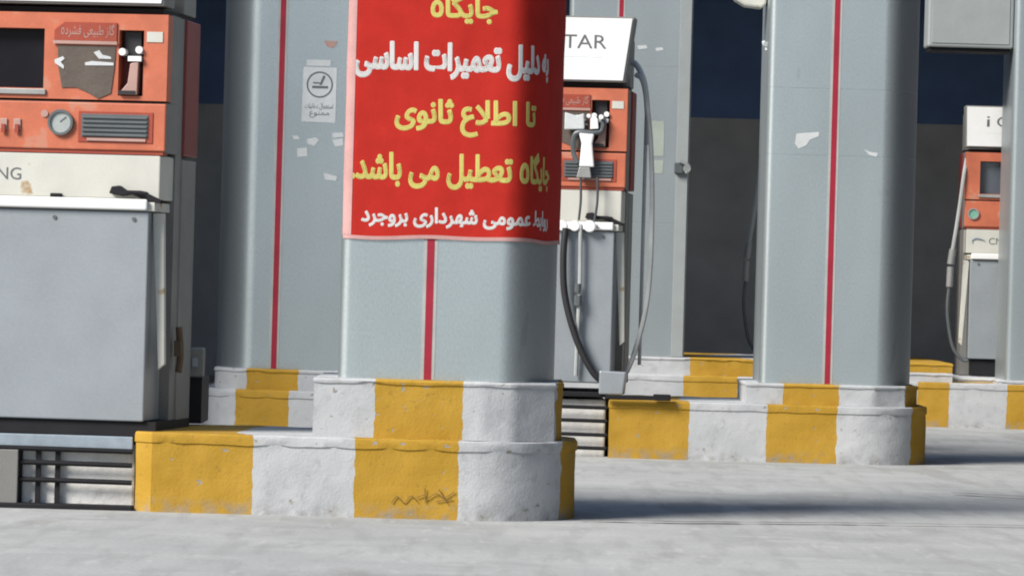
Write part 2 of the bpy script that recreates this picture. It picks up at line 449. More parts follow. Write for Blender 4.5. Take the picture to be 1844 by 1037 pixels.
# scrawl on the yellow block
mb = MB()
for pts in ([(705, 905), (715, 893), (728, 905), (740, 892), (752, 903)], [(765, 878), (766, 905)], [(766, 900), (785, 888), (800, 895), (818, 884)], [(785, 902), (815, 898)], [(750, 895), (765, 890)], [(790, 880), (806, 906)]):
    mb.tube([(at(p[0], p[1], D1)[0] - OA[0], -.0085, at(p[0], p[1], D1)[1]) for p in pts], .0021, 5)
mb.build('scrawl', 'scrib', ia)

# middle islands
ib = thing('kerb_island', 'middle kerbed island half hidden behind the front one, its rounded left end in view', 'kerb', (-1.2, D2, 0), group='yellow and white kerbed islands')
OB = (-1.2, D2)
lx = at(360, 730, D2)[0]
kerb_block('kerb', [(0.05, D2), (.05, D2 + 1.3), (lx, D2 + 1.3)] + [(lx, D2 + .3)] + arc(lx + .3, D2 + .3, .3, 180, 270, 7), -.02, H,
           bx((425, 520, 640, 760), 730, D2), 1, ib, 3, org=OB)
ux = at(382, 670, D2)[0]
kerb_block('plinth', [(-.80, D2 + .06), (-.80, D2 + 1.15), (ux, D2 + 1.15), (ux, D2 + .26)] + arc(ux + .2, D2 + .26, .2, 180, 270, 5), H, .465,
           bx((444, 536), 670, D2), 1, ib, 4, .005, .02, org=OB)
ic = thing('kerb_island', 'middle kerbed island on the right under the column with torn paper scraps', 'kerb', (1.5, D2, 0), group='yellow and white kerbed islands')
OC = (1.5, D2)
l0, r0 = at(1097, 780, D2)[0], at(1666, 780, D2 + .42)[0]
kerb_block('kerb', [(l0, D2 + 1.3), (l0, D2)] + arc(r0 - .42, D2 + .42, .42, -90, 0, 10) + arc(r0 - .4, D2 + .95, .4, 0, 90, 6), -.02, H,
           bx((1240, 1380, 1506, 1643), 780, D2), 0, ic, 5, org=OC)
u0, u1 = at(1345, 710, D2)[0], at(1651, 710, D2 + .34)[0]
kerb_block('plinth', [(u0, D2 + 1.15), (u0, D2 + .06), (u1 - .28, D2 + .06), (u1 - .09, D2 + .15), (u1, D2 + .34), (u1, D2 + 1.0), (u1 - .2, D2 + 1.15)], H, .465,
           bx((1411, 1511, 1634), 715, D2), 1, ic, 6, .004, .02, org=OC)
# far island
idd = thing('kerb_island', 'far kerbed island running behind the other islands, seen in the gaps', 'kerb', (2.5, D3, 0), group='yellow and white kerbed islands')
OD = (2.5, D3)
kerb_block('kerb', [(.25, D3 + 3), (.25, D3), (5.3, D3), (5.3, D3 + 3)], -.02, H,
           bx((1230, 1327, 1440, 1550, 1653, 1707, 1813, 1905), 720, D3), 1, idd, 7, org=OD)
kerb_block('plinth', [(.35, D3 + 2.6), (.35, D3 + .07), (2.86, D3 + .07), (2.86, D3 + 2.6)], H, .475,
           bx((1243, 1362, 1440, 1520, 1600, 1645), 660, D3), 1, idd, 8, .004, .02, org=OD)
kerb_block('plinth', [(2.88, D3 + 2.6), (2.88, D3 + .07), (3.40, D3 + .07), (3.40, D3 + 2.6)], H, .41, [2.0, 2.4], 1, idd, 8, .004, .02, org=OD)
kerb_block('coping', [(2.88, D3 + 2.6), (2.88, D3 + .075), (3.40, D3 + .075), (3.40, D3 + 2.6)], .411, .485, [2.4, 2.5], 0, idd, 8, .004, .02, org=OD)
kerb_block('plinth', [(3.42, D3 + 2.6), (3.42, D3 + .66), (3.77, D3 + .66), (3.77, D3 + .06), (4.79, D3 + .06), (4.79, D3 + 2.6)], H, .37, [3.0, 3.2], 1, idd, 9, .004, .02, org=OD)

# ------------------------------------------------------------------ clad columns
CW, CDEP = .945, .945
def section(rl=.045, rr=.25):
    """cross-section of a column, left side -> front -> right side, x from the middle of the front face, y = 0 at the front.
    The left corner is a plain round; the right one turns quickly, then runs back slanting, shaped so that this side falls dark"""
    h = CW / 2
    p = [(-h, CDEP - .2), (-h, CDEP * .6)] + [(-h, rl + .05)] + arc(-h + rl, rl, rl, 180, 270, 12)
    p += [(-h + rl + (CW - rl - rr) * k / 12, 0.0) for k in range(1, 13)]
    if rr < .1:
        p = p[:-1] + arc(h - rr, rr, rr, -90, 0, 10) + [(h, CDEP - .2)]
    else:
        x, y, n = 0.0, 0.0, 40
        for k in range(n):
            t = (k + .5) / n
            a = R(60) * (t / .5) if t < .5 else R(60 + 23 * (t - .5) / .5)
            x += rr / n; y += math.tan(a) * rr / n
            p.append((h - rr + x, y))
        p.append((h + .001, max(y + .06, CDEP - .2)))
    return [Vector((a, b)) for a, b in p]
SEC = section()
def _param(sec):
    L = [0.0]
    for a, b in zip(sec, sec[1:]): L.append(L[-1] + (b - a).length)
    zero = min(range(len(sec)), key=lambda k: abs(sec[k].x) + 10 * sec[k].y)
    l0 = L[zero] - sec[zero].x
    return [v - l0 for v in L]
SLEN = _param(SEC)
SNRM = []
for k in range(len(SEC)):
    d_ = (SEC[min(k + 1, len(SEC) - 1)] - SEC[max(k - 1, 0)]).normalized(); SNRM.append(Vector((d_.y, -d_.x)))
def outline(off=0.0, sec=None):
    sec = sec or SEC
    nr = []
    for k in range(len(sec)):
        d_ = (sec[min(k + 1, len(sec) - 1)] - sec[max(k - 1, 0)]).normalized(); nr.append(Vector((d_.y, -d_.x)))
    p = [(v + n * off) for v, n in zip(sec, nr)]
    h = CW / 2
    return [(v.x, v.y) for v in p] + arc(h - .2, CDEP - .14, .14 + off, 0, 90, 6) + arc(-h + .2, CDEP - .14, .14 + off, 90, 180, 6)
def surf(s, lift=0.0):
    """point on a column at arc length s from the middle of its front face"""
    s = max(SLEN[0], min(SLEN[-1] - 1e-6, s))
    k = 0
    while k < len(SLEN) - 2 and SLEN[k + 1] <= s: k += 1
    t = (s - SLEN[k]) / (SLEN[k + 1] - SLEN[k])
    p = SEC[k].lerp(SEC[k + 1], t); n = SNRM[k].lerp(SNRM[k + 1], t).normalized()
    return Vector((p.x + n.x * lift, p.y + n.y * lift, 0))
def s_of_x(x):
    x = max(-CW / 2 + .002, min(CW / 2 - .002, x))
    for k in range(3, len(SEC) - 1):
        if SEC[k].x <= x <= SEC[k + 1].x:
            return SLEN[k] + (SLEN[k + 1] - SLEN[k]) * (x - SEC[k].x) / max(1e-9, SEC[k + 1].x - SEC[k].x)
    return x
S_L = s_of_x(-CW / 2 + .012); S_R = SLEN[-1] - .04

def column(label, xl, yf, z0, m='clad', seams=(1.4, 2.6), red=.39, top=5.2, rad=.25, mirror=False):
    t = thing('clad_column', label, 'column', (xl + CW / 2, yf, z0), group='grey clad canopy columns')
    sec = section(.03, .03) if rad < .1 else section()
    if mirror: sec = [Vector((-v.x, v.y)) for v in reversed(sec)]  # mirrored to bring the darker slanting corner to the left
    bm = bmesh.new()
    lev = [(0, 0)]
    for sz in sorted(seams): lev += [(sz - z0 - .004, 0), (sz - z0 - .003, -.0012), (sz - z0 + .003, -.0012), (sz - z0 + .004, 0)]
    lev += [(top - z0, 0)]
    rings = [[bm.verts.new((x, y, z)) for x, y in outline(o, sec)] for z, o in lev]
    n = len(rings[0])
    for A, B in zip(rings, rings[1:]):
        for i in range(n): bm.faces.new((A[i], A[(i + 1) % n], B[(i + 1) % n], B[i]))
    bm.faces.new(rings[-1]); bm.faces.new(rings[0][::-1])
    mb = MB(); mb.bm.free(); mb.bm = bm
    o = mb.build('cladding', m, t, smooth=True)
    xr = red - CW / 2
    mb = MB(); mb.box(xr - .016, xr + .016, -.003, .002, .002, top - z0); mb.build('red_strip', 'red_strip', t)
    mb = MB(); mb.box(xr - .030, xr - .0165, -.002, .002, .002, top - z0); mb.box(xr + .0165, xr + .030, -.002, .002, .002, top - z0); mb.build('strip_trim', 'trim', t)
    return t

XA, YA = -.747, D1 + .13
XB, YB = -1.79, D2 + .13
XC, YC = 1.495, D2 + .13
XE, YE = .392, D3 + .13
XG, YG = 3.81, D3 + .12
ca = column('front grey clad column wrapped in the red banner', XA, YA, .595, seams=(2.9,))
cb = column('grey clad column left of the red banner, carrying the no-smoking notice', XB, YB, .465, seams=(2.75,), red=.376, mirror=True)
cc = column('grey clad column with torn white paper scraps, standing right of the dark doorway gap', XC, YC, .465, seams=(1.83, 2.23), red=.407)
ce = column('grey clad column behind the middle dispenser, with pale green stickers', XE, YE, .475, 'clad_e', seams=(1.5, 2.7), rad=.03)
mb = MB(); mb.box(CW / 2 - .10, CW / 2 - .012, -.006, -.0002, .003, 4.7); mb.build('pale_edge_strip', 'boxgrey', ce, .002)  # paler strip down the right edge of the front
cg = column('grey clad column cut off by the right edge, beside the far dispenser', XG, YG, .37, seams=(2.6,), red=.42)
cz = column('unseen grey clad column outside the left edge, placed to throw shade on the islands', -4.24, 26.0, .0, seams=(1.5,), top=6.8)  # unseen column, placed and raised to shade the middle column's left end

def on_column(xl, yf, z0=0.0, lift0=.0):
    """maps world x, z of the front view onto that column's surface"""
    return lambda x, z, lift: (Vector((xl + CW / 2, yf, 0)) + surf(s_of_x(x - xl - CW / 2), lift0 + lift) + Vector((0, 0, z)))

# ------------------------------------------------------------------ red banner
BZ0, BZ1 = 1.208, 2.46
bn = thing('banner', 'red banner with yellow and white Persian lettering wrapped round the front column', 'banner', (XA + CW / 2, YA, BZ0))
smin, smax = S_L, S_R
def ripple(s, z):
    return .006 + .0036 * mnoise.noise(Vector((s * 4, z * 3, 1))) + .0012 * mnoise.noise(Vector((s * 13, z * 9, 5)))
def bpt(s, z, lift):
    p = surf(s, ripple(s, z) + lift); p.z = z - BZ0
    return p
def sheet(s0, s1, z0f, z1f, ns, nz_, lift0, lift1):
    bm = bmesh.new(); G = []
    for L in (lift0, lift1):
        grid = []
        for j in range(nz_ + 1):
            row = []
            for i in range(ns + 1):
                s = s0 + (s1 - s0) * i / ns; a, b = z0f(s), z1f(s); row.append(bm.verts.new(bpt(s, a + (b - a) * j / nz_, L)))
            grid.append(row)
        G.append(grid)
    for grid in G:
        for j in range(nz_):
            for i in range(ns): bm.faces.new((grid[j][i], grid[j][i + 1], grid[j + 1][i + 1], grid[j + 1][i]))
    for j in range(nz_):
        for i in (0, ns): bm.faces.new((G[0][j][i], G[0][j + 1][i], G[1][j + 1][i], G[1][j][i]))
    for i in range(ns):
        for j in (0, nz_): bm.faces.new((G[0][j][i], G[0][j][i + 1], G[1][j][i + 1], G[1][j][i]))
    mb = MB(); mb.bm.free(); mb.bm = bm
    return mb
sag = lambda s: BZ0 + .004 * math.sin(s * 6 + 1) - .003 * math.sin(s * 15)
sheet(smin, smax, sag, lambda s: BZ1, 90, 60, 0, .0012).build('cloth', 'banner', bn, smooth=True)
hm = sheet(smin, smax, lambda s: sag(s) - .004, lambda s: sag(s) + .012, 90, 2, .0014, .003); hm.build('bottom_hem', 'hem', bn, smooth=True)
sheet(smin - .004, smin + .034, lambda s: sag(s) + .013, lambda s: BZ1, 4, 60, .0014, .003).build('side_hem', 'hem', bn, smooth=True)
def bline(body, px0, px1, py0, py1, m, bold):
    ym = (py0 + py1) / 2
    xm = XA + CW / 2
    s0 = s_of_x(at(px0, ym, YA)[0] - xm); s1 = s_of_x(min(at(px1, ym, YA)[0] - xm, CW / 2 - .004))
    z0 = at((px0 + px1) / 2, py1, YA)[1]; z1 = at((px0 + px1) / 2, py0, YA)[1]
    text_bm(shape(body), s0, s1, z0, z1, lambda x, z, lift: bpt(x, z, .0016 + lift), 0, .0006, bead=bold).build('lettering', m, bn)
bline('جایگاه', 778, 895, -12, 42, 'yellow_ink', .0048)
bline('به دلیل تعمیرات اساسی', 641, 985, 80, 142, 'white_ink', .006)
bline('تا اطلاع ثانوی', 713, 961, 182, 246, 'yellow_ink', .0048)
bline('جایگاه تعطیل می باشد.', 633, 987, 272, 340, 'yellow_ink', .0048)
bline('روابط عمومی شهرداری بروجرد', 652, 984, 376, 411, 'white_ink', .0032)

# ------------------------------------------------------------------ papers and notices on the columns
def flat_on(name, label, cat, outl, d, m, group=None, lift=.0022, xl=None):
    xs_, zs_ = zip(*[at(x, y, d) for x, y in outl])
    cx, cz_ = sum(xs_) / len(xs_), min(zs_)
    mb = MB(); mb.poly([(x - cx, z - cz_) for x, z in zip(xs_, zs_)], -lift, -.0006)
    o = mb.build(name, m, loc=(cx, d, cz_)); return tag(o, label, cat, group)
ns = thing('notice', 'white no-smoking notice stuck on the grey column left of the red banner', 'notice', (at(575, 220, YB)[0], YB, at(575, 220, YB)[1]))
def loc_poly(outl, o, d): return [(at(x, y, d)[0] - o.location.x, at(x, y, d)[1] - o.location.z) for x, y in outl]
MB().poly(loc_poly([(547, 121), (607, 123), (604, 222), (543, 219)], ns, YB), -.002, -.0006).build('sheet', 'paper', ns)
cx_, cz_ = loc_poly([(576, 153)], ns, YB)[0]
mb = MB(); mb.disc(cx_, cz_, .079, -.0032, -.0021, 30, .070); a = Vector((-.02, -.068)); 
mb.build('prohibition_ring', 'ink', ns)
MB().poly([(cx_ - .045, cz_ - .022), (cx_ + .05, cz_ - .022), (cx_ + .05, cz_ - .008), (cx_ - .045, cz_ - .008)], -.0032, -.0021).poly([(cx_ - .04, cz_ + .006), (cx_ - .0, cz_ + .006), (cx_ - .0, cz_ + .014), (cx_ - .04, cz_ + .014)], -.0032, -.0021).build('cigarette_mark', 'ink', ns)
MB().poly([(cx_ - .002, cz_ - .002), (cx_ + .010, cz_ - .002), (cx_ + .034, cz_ + .050), (cx_ + .020, cz_ + .056)], -.0034, -.0021).build('slash_mark', 'ink', ns)
for body, y0, y1, x0, x1 in (('استعمال دخانیات', 187, 198, 549, 600), ('ممنوع', 202, 212, 557, 593)):
    (ax, az), (bx_, bz) = loc_poly([(x0, y1)], ns, YB)[0], loc_poly([(x1, y0)], ns, YB)[0]
    text_bm(shape(body), ax, bx_, az, bz, lambda x, z, l: Vector((x, -.0021 - l, z)), .02, .001).build('lettering', 'ink', ns)
flat_on('paper_label', 'blank white paper strip stuck just above the no-smoking notice', 'label', [(553, 108), (597, 109), (595, 120), (552, 119)], YB, 'paper')
flat_on('torn_sticker', 'small faded reddish sticker remnant above the no-smoking notice', 'sticker', [(584, 74), (609, 75), (606, 80), (600, 88), (588, 84)], YB, 'pink')
for k, (pts, lab) in enumerate((
        ([(527, 245), (536, 244), (541, 251), (530, 252)], 'tiny white paper scrap lowest-left below the notice, next to the red line'),
        ([(553, 250), (570, 248), (575, 253), (566, 263), (554, 260)], 'torn white paper scrap directly below the middle of the notice'),
        ([(535, 268), (553, 266), (554, 282), (536, 283)], 'squarish white paper scrap below left of the notice'),
        ([(598, 240), (618, 239), (619, 247), (600, 249)], 'narrow white paper scrap below the right corner of the notice, by the banner edge'),
        ([(598, 252), (617, 250), (619, 262), (604, 265)], 'white paper scrap tucked under the narrow one by the banner edge'),
        ([(582, 311), (608, 318), (605, 326), (586, 324)], 'pointed white paper scrap lowest on the column, by the banner edge'))):
    flat_on('paper_scrap', lab, 'paper scrap', pts, YB, 'paper', 'paper scraps on the columns')
flat_on('paper_scrap', 'large torn white paper scrap on the right column, left of its red line', 'paper scrap', [(1434, 241), (1475, 238), (1474, 246), (1458, 252), (1452, 262), (1438, 268), (1431, 259)], YC, 'paper', 'paper scraps on the columns')
flat_on('paper_scrap', 'thin white paper scrap on the right column, right of its red line', 'paper scrap', [(1555, 269), (1566, 274), (1581, 276), (1578, 283), (1566, 280)], YC, 'paper', 'paper scraps on the columns')
flat_on('paper_scrap', 'small white scrap beside the white dispenser head, left of a second one', 'paper scrap', [(1147, 83), (1164, 82), (1166, 88), (1150, 90)], YE, 'paper', 'paper scraps on the columns')
flat_on('paper_scrap', 'small white scrap beside the white dispenser head, the right one of two', 'paper scrap', [(1180, 87), (1193, 86), (1195, 91), (1182, 93)], YE, 'paper', 'paper scraps on the columns')
flat_on('sticker', 'tall pale green sticker on the column right of the middle dispenser', 'sticker', [(1173, 218), (1196, 219), (1195, 282), (1172, 281)], YE, 'paper_g', 'pale green stickers')
flat_on('sticker', 'short pale green sticker under the tall one, right of the middle dispenser', 'sticker', [(1172, 288), (1195, 289), (1193, 313), (1171, 312)], YE, 'paper_g', 'pale green stickers')
# ------------------------------------------------------------------ gas dispensers
def dispenser(label, loc, rz, head_h=.41, hose='right', nozzle=True, head_text=True, z_up=0.0, lean=.03):
    """local frame: x = 0 at the right edge, negative to the left; y = 0 at the front; z = 0 at the base"""
    t = thing('gas_dispenser', label, 'gas dispenser', loc, rz, 'orange gas dispensers')
    W = 1.0
    # lower cabinet
    db = .135 if hose == 'left' else .01
    mb = MB(); mb.box(-W + .055, -.055, -.05, .30, db, .918); mb.build('lower_door', 'steel', t, .006)
    for sx in (-.47, -.12, -W + .12):
        mb = MB(); mb.disc(sx, .885, .009, -.056, -.0505, 10); mb.build('door_screw', 'slat', t)
    mb = MB(); mb.box(-W + .06, -.06, -.075, -.052, .925, .972); mb.build('ledge', 'white', t, .008)
    if hose == 'left':
        mb = MB(); mb.box(-W + .09, -.09, -.02, .30, -.002, db - .002); mb.build('skid', 'blackm', t)
    mb = MB(); mb.box(-W + .03, -.03, -.048, .30, .921, .960); mb.build('ledge_shelf', 'cream', t, .004)
    mb = MB(); mb.box(-W + .02, -.02, .0, .42, .972, 1.165); mb.build('name_panel', 'cream', t, .006)
    mb = MB(); mb.box(-W + .012, -.012, .302, .44, 0, 1.78); mb.build('spine', 'steel_dk', t)
    # slanted cream side strips
    for sx in (1, -1):
        x = 0 if sx == 1 else -W
        mb = MB()
        q = [(x - sx * .052, .915), (x - sx * .002, .915), (x + sx * .018, .26), (x - sx * .010, .235)]
        mb.poly(q if sx == 1 else q[::-1], .02, .06); mb.build('side_strip', 'cream', t, .003)
    mb = MB(); mb.box(-W + .005, -.005, .44, .77, 0, 1.16); mb.build('rear_cabinet', 'steel_dk', t, .006)
    mb = MB(); mb.box(-W, 0, .44, .77, 1.175, 1.78); mb.build('rear_panel', 'red_panel', t, .008)
    # control panel
    mb = MB(); mb.box(-W + .004, -.004, .006, .30, 1.178, 1.392); mb.build('side_shell', 'steel_dk', t)
    mb = MB(); mb.box(-W, 0, -.012, .005, 1.182, 1.388); mb.build('control_panel', 'orange', t, .006)
    mb = MB(); mb.box(-W + .01, -.01, -.003, .1, 1.166, 1.181); mb.build('painted_shade_strip', 'orange_dk', t)  # dark colour stands for the shade under the orange panel
    # upper face: built of pieces round the display and holster openings
    HX0, HX1, HZ0, HZ1 = -.215, -.105, 1.42, 1.705
    DX0, DX1, DZ0, DZ1 = -.885, -.545, 1.445, 1.705
    mb = MB()
    for b in ((-W, DX0, 1.40, 1.775), (DX0, DX1, DZ1, 1.775), (DX0, DX1, 1.40, DZ0), (DX1, HX0, 1.40, 1.775), (HX0, HX1, HZ1, 1.775), (HX0, HX1, 1.40, HZ0), (HX1, 0, 1.40, 1.775)):
        mb.box(b[0], b[1], -.012, .10, b[2], b[3])
    bmesh.ops.remove_doubles(mb.bm, verts=mb.bm.verts[:], dist=1e-5)
    dd = {}
    for f in mb.bm.faces: dd.setdefault(tuple(sorted(v.index for v in f.verts)), []).append(f)
    mb.bm.verts.index_update(); dd = {}
    for f in mb.bm.faces: dd.setdefault(tuple(sorted(v.index for v in f.verts)), []).append(f)
    bmesh.ops.delete(mb.bm, geom=[f for k in dd.values() if len(k) > 1 for f in k], context='FACES_ONLY')
    mb.build('upper_panel', 'orange', t)
    mb = MB(); mb.box(-W + .004, -.004, .101, .30, 1.393, 1.78); mb.build('upper_shell', 'steel_dk', t)
    mb = MB(); mb.box(DX0, DX1, .045, .06, DZ0, DZ1); dp = mb.build('display', 'screen' if hose == 'left' else 'glass', t)
    mb = MB(); mb.box(DX0 - .01, DX1 + .012, -.024, -.0125, DZ0 - .028, DZ0 - .004); mb.build('display_sill', 'alu', t, .003)
    # holster recess
    mb = MB(); mb.box(HX0, HX1, .085, .098, HZ0, HZ1); hr = mb.build('holster', 'red_panel', t)
    mb = MB(); mb.box(HX0 + .02, HX1 - .02, .03, .084, HZ1 - .12, HZ1 - .005); mb.build('holster_throat', 'black', hr)
    mb = MB(); mb.poly([(HX0 + .005, HZ0 + .005), (HX1 - .022, HZ0 + .005), (HX1 - .018, HZ0 + .15), (HX0 + .055, HZ0 + .14), (HX0 + .045, HZ0 + .055)], -.03, .08); mb.build('holster_boot', 'pink', hr, .004)
    mb = MB(); mb.box(HX0 + .005, HX1 - .03, -.034, -.0305, HZ0 + .006, HZ0 + .022); mb.build('boot_pad', 'black', hr)
    mb = MB()
    mb.disc(HX0 + .018, HZ1 - .095, .016, -.03, .08, 14); mb.disc(HX1 - .018, HZ1 - .085, .016, -.03, .08, 14); mb.box(HX0 + .045, HX1 - .006, -.035, .08, HZ1 - .135, HZ1 - .113)
    mb.build('holster_pin', 'white', hr, smooth=True)
    # sticker, header plate, worn plate
    mb = MB(); mb.box(-.092, -.022, -.016, -.0125, 1.655, 1.70); mb.build('label_plate', 'cream', t)
    mb = MB(); mb.poly([(-.50, 1.655), (-.225, 1.655), (-.225, 1.735), (-.455, 1.735), (-.50, 1.70)], -.02, -.0125); hp = mb.build('header_plate', 'orange_dk', t)
    mb = MB(); mb.box(-.505, -.222, -.026, -.0205, 1.640, 1.654); mb.build('header_rail', 'pink', hp)
    text_bm(shape('گاز طبیعی فشرده'), -.47, -.235, 1.668, 1.728, lambda x, z, l: Vector((x, -.0203 - l, z)), .012, .001).build('lettering', 'pink', hp)
    mb = MB(); mb.poly([(-.485, 1.632), (-.228, 1.632), (-.232, 1.54), (-.245, 1.43), (-.30, 1.405), (-.345, 1.43), (-.40, 1.452), (-.462, 1.45), (-.48, 1.54)], -.017, -.0125); wp = mb.build('worn_plate', 'brown', t)
    for q in ([(-.36, 1.548), (-.235, 1.55), (-.236, 1.562), (-.33, 1.567), (-.362, 1.56)], [(-.325, 1.605), (-.30, 1.615), (-.285, 1.595), (-.25, 1.588), (-.245, 1.578), (-.30, 1.578)],
              [(-.497, 1.57), (-.46, 1.585), (-.452, 1.575), (-.47, 1.56), (-.455, 1.545), (-.455, 1.53), (-.495, 1.555)]):
        mb = MB(); mb.poly(q, -.020, -.0172); mb.build('paper_remnant', 'paper', wp)
    # gauge, louvre, switches
    gx, gz = -.462, 1.298
    mb = MB(); mb.disc(gx, gz, .056, -.030, -.0125, 30, .045); gg = mb.build('gauge_rim', 'slat', t, smooth=True)
    mb = MB(); mb.disc(gx, gz, .045, -.021, -.0125, 30); mb.build('gauge_dial', 'gauge', gg)
    mb = MB(); mb.poly([(gx - .002, gz), (gx + .026, gz + .022), (gx + .022, gz + .026), (gx - .004, gz + .004)], -.023, -.0215); mb.build('gauge_needle', 'ink', gg)
    mb = MB(); mb.disc(-.535, 1.335, .016, -.018, -.0125, 14); mb.build('knob', 'pink', t)
    mb = MB(); mb.box(-.385, -.055, -.016, -.0125, 1.215, 1.35); lv = mb.build('louvre_frame', 'orange_dk', t, .003)
    mb = MB()
    mb.box(-.37, -.075, -.019, -.0165, 1.238, 1.338)
    for k in range(5): mb.box(-.365, -.08, -.027, -.0195, 1.243 + .019 * k, 1.252 + .019 * k)
    mb.build('louvre_slat', 'slat', lv, .0015)
    mb = MB(); mb.box(-.345, -.085, -.022, -.0165, 1.222, 1.234); mb.build('louvre_lip', 'pink', lv)
    for x in (-.655, -.715):
        mb = MB(); mb.box(x - .016, x + .016, -.020, -.0125, 1.262, 1.31); sw = mb.build('switch', 'pink', t, .003)
        mb = MB(); mb.box(x - .008, x + .008, -.03, -.0205, 1.248, 1.285); mb.build('switch_lever', 'orange_dk', sw)
    gx, gz = -.93, 1.285
    mb = MB(); mb.disc(gx, gz, .045, -.026, -.0125, 24, .034); g2 = mb.build('gauge_rim', 'alu', t, smooth=True)
    mb = MB(); mb.disc(gx, gz, .034, -.019, -.0125, 24); mb.build('gauge_dial', 'green', g2)
    # name panel lettering, swoosh
    text_bm('CNG', -.80, -.635, 1.045, 1.098, lambda x, z, l: Vector((x, -.0005 - l, z)), 0, .001).build('lettering', 'ink', t)
    mb = MB(); mb.tube([(-.925, -.002, 1.045), (-.93, -.002, 1.075), (-.90, -.002, 1.09), (-.85, -.002, 1.08), (-.825, -.002, 1.062)], lambda q: .0015 + .006 * math.sin(q * math.pi), 6); mb.build('swoosh_mark', 'bluegrey', t)
    # black grip and hook on the name panel
    mb = MB(); mb.poly([(-.235, .995), (-.18, .985), (-.13, .995), (-.06, .99), (-.01, .968), (-.012, .96), (-.06, .966), (-.07, 1.005), (-.10, 1.01), (-.16, 1.01), (-.19, 1.03), (-.225, 1.025)], -.045, -.001); mb.build('grip', 'blackm', t, .004)
    mb = MB(); mb.box(-.50, -.45, -.02, -.001, .973, .99); mb.build('catch', 'blackm', t, .003)
    # head
    z0 = 1.80; z1 = z0 + head_h
    mb = MB(); mb.box(-W + .03, -.03, .03, .74, 1.782, z0 + .002); mb.build('head_neck', 'blackm', t)
    bm = bmesh.new()
    for yy in (-.02, .76):
        pass
    mb = MB(); mb.poly([(-W - lean * .3, z0 + .012), (-.02, z0 + .012), (lean, z1), (-W - lean, z1)], -.02, .22); hd = mb.build('head', 'steel_dk', t, .004)
    mb = MB(); mb.poly([(-W - lean * .3 + .008, z0 + .022), (-.03, z0 + .022), (lean - .012, z1 - .01), (-W - lean + .01, z1 - .01)], -.028, -.0205); mb.build('head_face', 'white', hd, .003)
    mb = MB(); mb.box(-W + .02, -.02, .46, .75, z0 + .004, z0 + .3); mb.build('rear_head', 'steel_dk', t, .006)
    if head_text:
        zz = z0 + head_h * .52
        for body, a, b in (('i', -.845, -.82), ('GA', -.765, -.545), ('STAR', -.455, -.135)):
            text_bm(body, a, b, zz, zz + .083, lambda x, z, l: Vector((x, -.0285 - l, z)), .006, .001, .0).build('lettering', 'ink', hd)
        mb = MB(); mb.poly([(-.84, zz - .05), (-.16, zz - .05), (-.16, zz - .043), (-.84, zz - .043)], -.0295, -.0285); mb.build('green_rule', 'ink_p', hd)
    # side hose
    if hose == 'right':
        mb = MB(); mb.tube([(.03, .20, 1.87), (.07, .18, 1.84), (.10, .17, 1.72), (.135, .17, 1.45), (.155, .17, 1.0), (.145, .15, .55), (.09, .12, .25), (.02, .10, .06), (-.06, .08, .03)], .016, 8); mb.build('filling_hose', 'hosegrey', t, smooth=True)
        mb = MB(); mb.tube([(-.02, .25, 1.95), (.03, .24, 1.93), (.08, .22, 1.83), (.105, .21, 1.66), (.115, .20, 1.45)], .019, 8); mb.build('hose_arm', 'steel_pale', t, smooth=True)
        mb = MB(); mb.tube([(.10, .21, 1.62), (.10, .21, .12)], .012, 8, False); mb.build('vent_pipe', 'hosegrey', t, smooth=True)
    if hose == 'left':
        mb = MB(); mb.tube([(-W + .01, .05, 1.72), (-W - .012, -.02, 1.60), (-W - .045, -.02, 1.30), (-W - .085, -.02, 1.0)], .017, 8); mb.build('hose_upper', 'hosegrey', t, smooth=True)
        mb = MB(); mb.tube([(-W - .085, -.02, 1.0), (-W - .10, -.02, .88)], .030, 10, False); mb.tube([(-W - .10, -.02, .86), (-W - .105, -.02, .70)], .028, 10, False); mb.build('hose_coupling', 'alu', t, smooth=True)
        mb = MB(); mb.tube([(-W - .105, -.02, .72), (-W - .115, -.02, .50), (-W - .07, -.02, .24), (-W + .005, -.02, .13), (-W + .06, -.02, .12)], .014, 8); mb.build('filling_hose', 'slat', t, smooth=True)
    if nozzle:
        # parked valve and nozzle hanging in front of the panels
        nz_ = MB(); nz_.poly([(-.275, 1.30), (-.185, 1.30), (-.20, 1.44), (-.19, 1.50), (-.285, 1.51), (-.265, 1.44)], -.085, -.04); nzo = nz_.build('nozzle', 'white', t, .008)
        mb = MB(); mb.poly([(-.29, 1.235), (-.20, 1.235), (-.21, 1.298), (-.275, 1.298)], -.08, -.045); mb.build('nozzle_collar', 'alu', nzo, .005)
        mb = MB(); mb.poly([(-.37, 1.52), (-.25, 1.525), (-.255, 1.62), (-.30, 1.605), (-.37, 1.625)], -.08, -.04); mb.build('valve_body', 'paper', nzo, .006)
        mb = MB(); mb.poly([(-.215, 1.525), (-.165, 1.53), (-.17, 1.585), (-.19, 1.615), (-.215, 1.59)], -.085, -.04); mb.disc(-.225, 1.605, .013, -.09, -.04, 12); mb.disc(-.15, 1.60, .015, -.09, -.04, 12); mb.build('valve_handle', 'white', nzo, .003)
        mb = MB(); mb.tube([(-.14, -.05, 1.585), (-.15, -.06, 1.52), (-.20, -.07, 1.505), (-.30, -.07, 1.50), (-.315, -.06, 1.40), (-.29, -.06, 1.32)], .016, 8); mb.build('nozzle_guard', 'slat', nzo, smooth=True)
        for x, x2 in ((-.265, -.27), (-.165, -.175)):
            mb = MB(); mb.tube([(x, -.062, 1.24), (x + .004, -.062, 1.1), (x2, -.06, .98)], .008, 8); mb.build('signal_cable', 'hosedk', t, smooth=True)
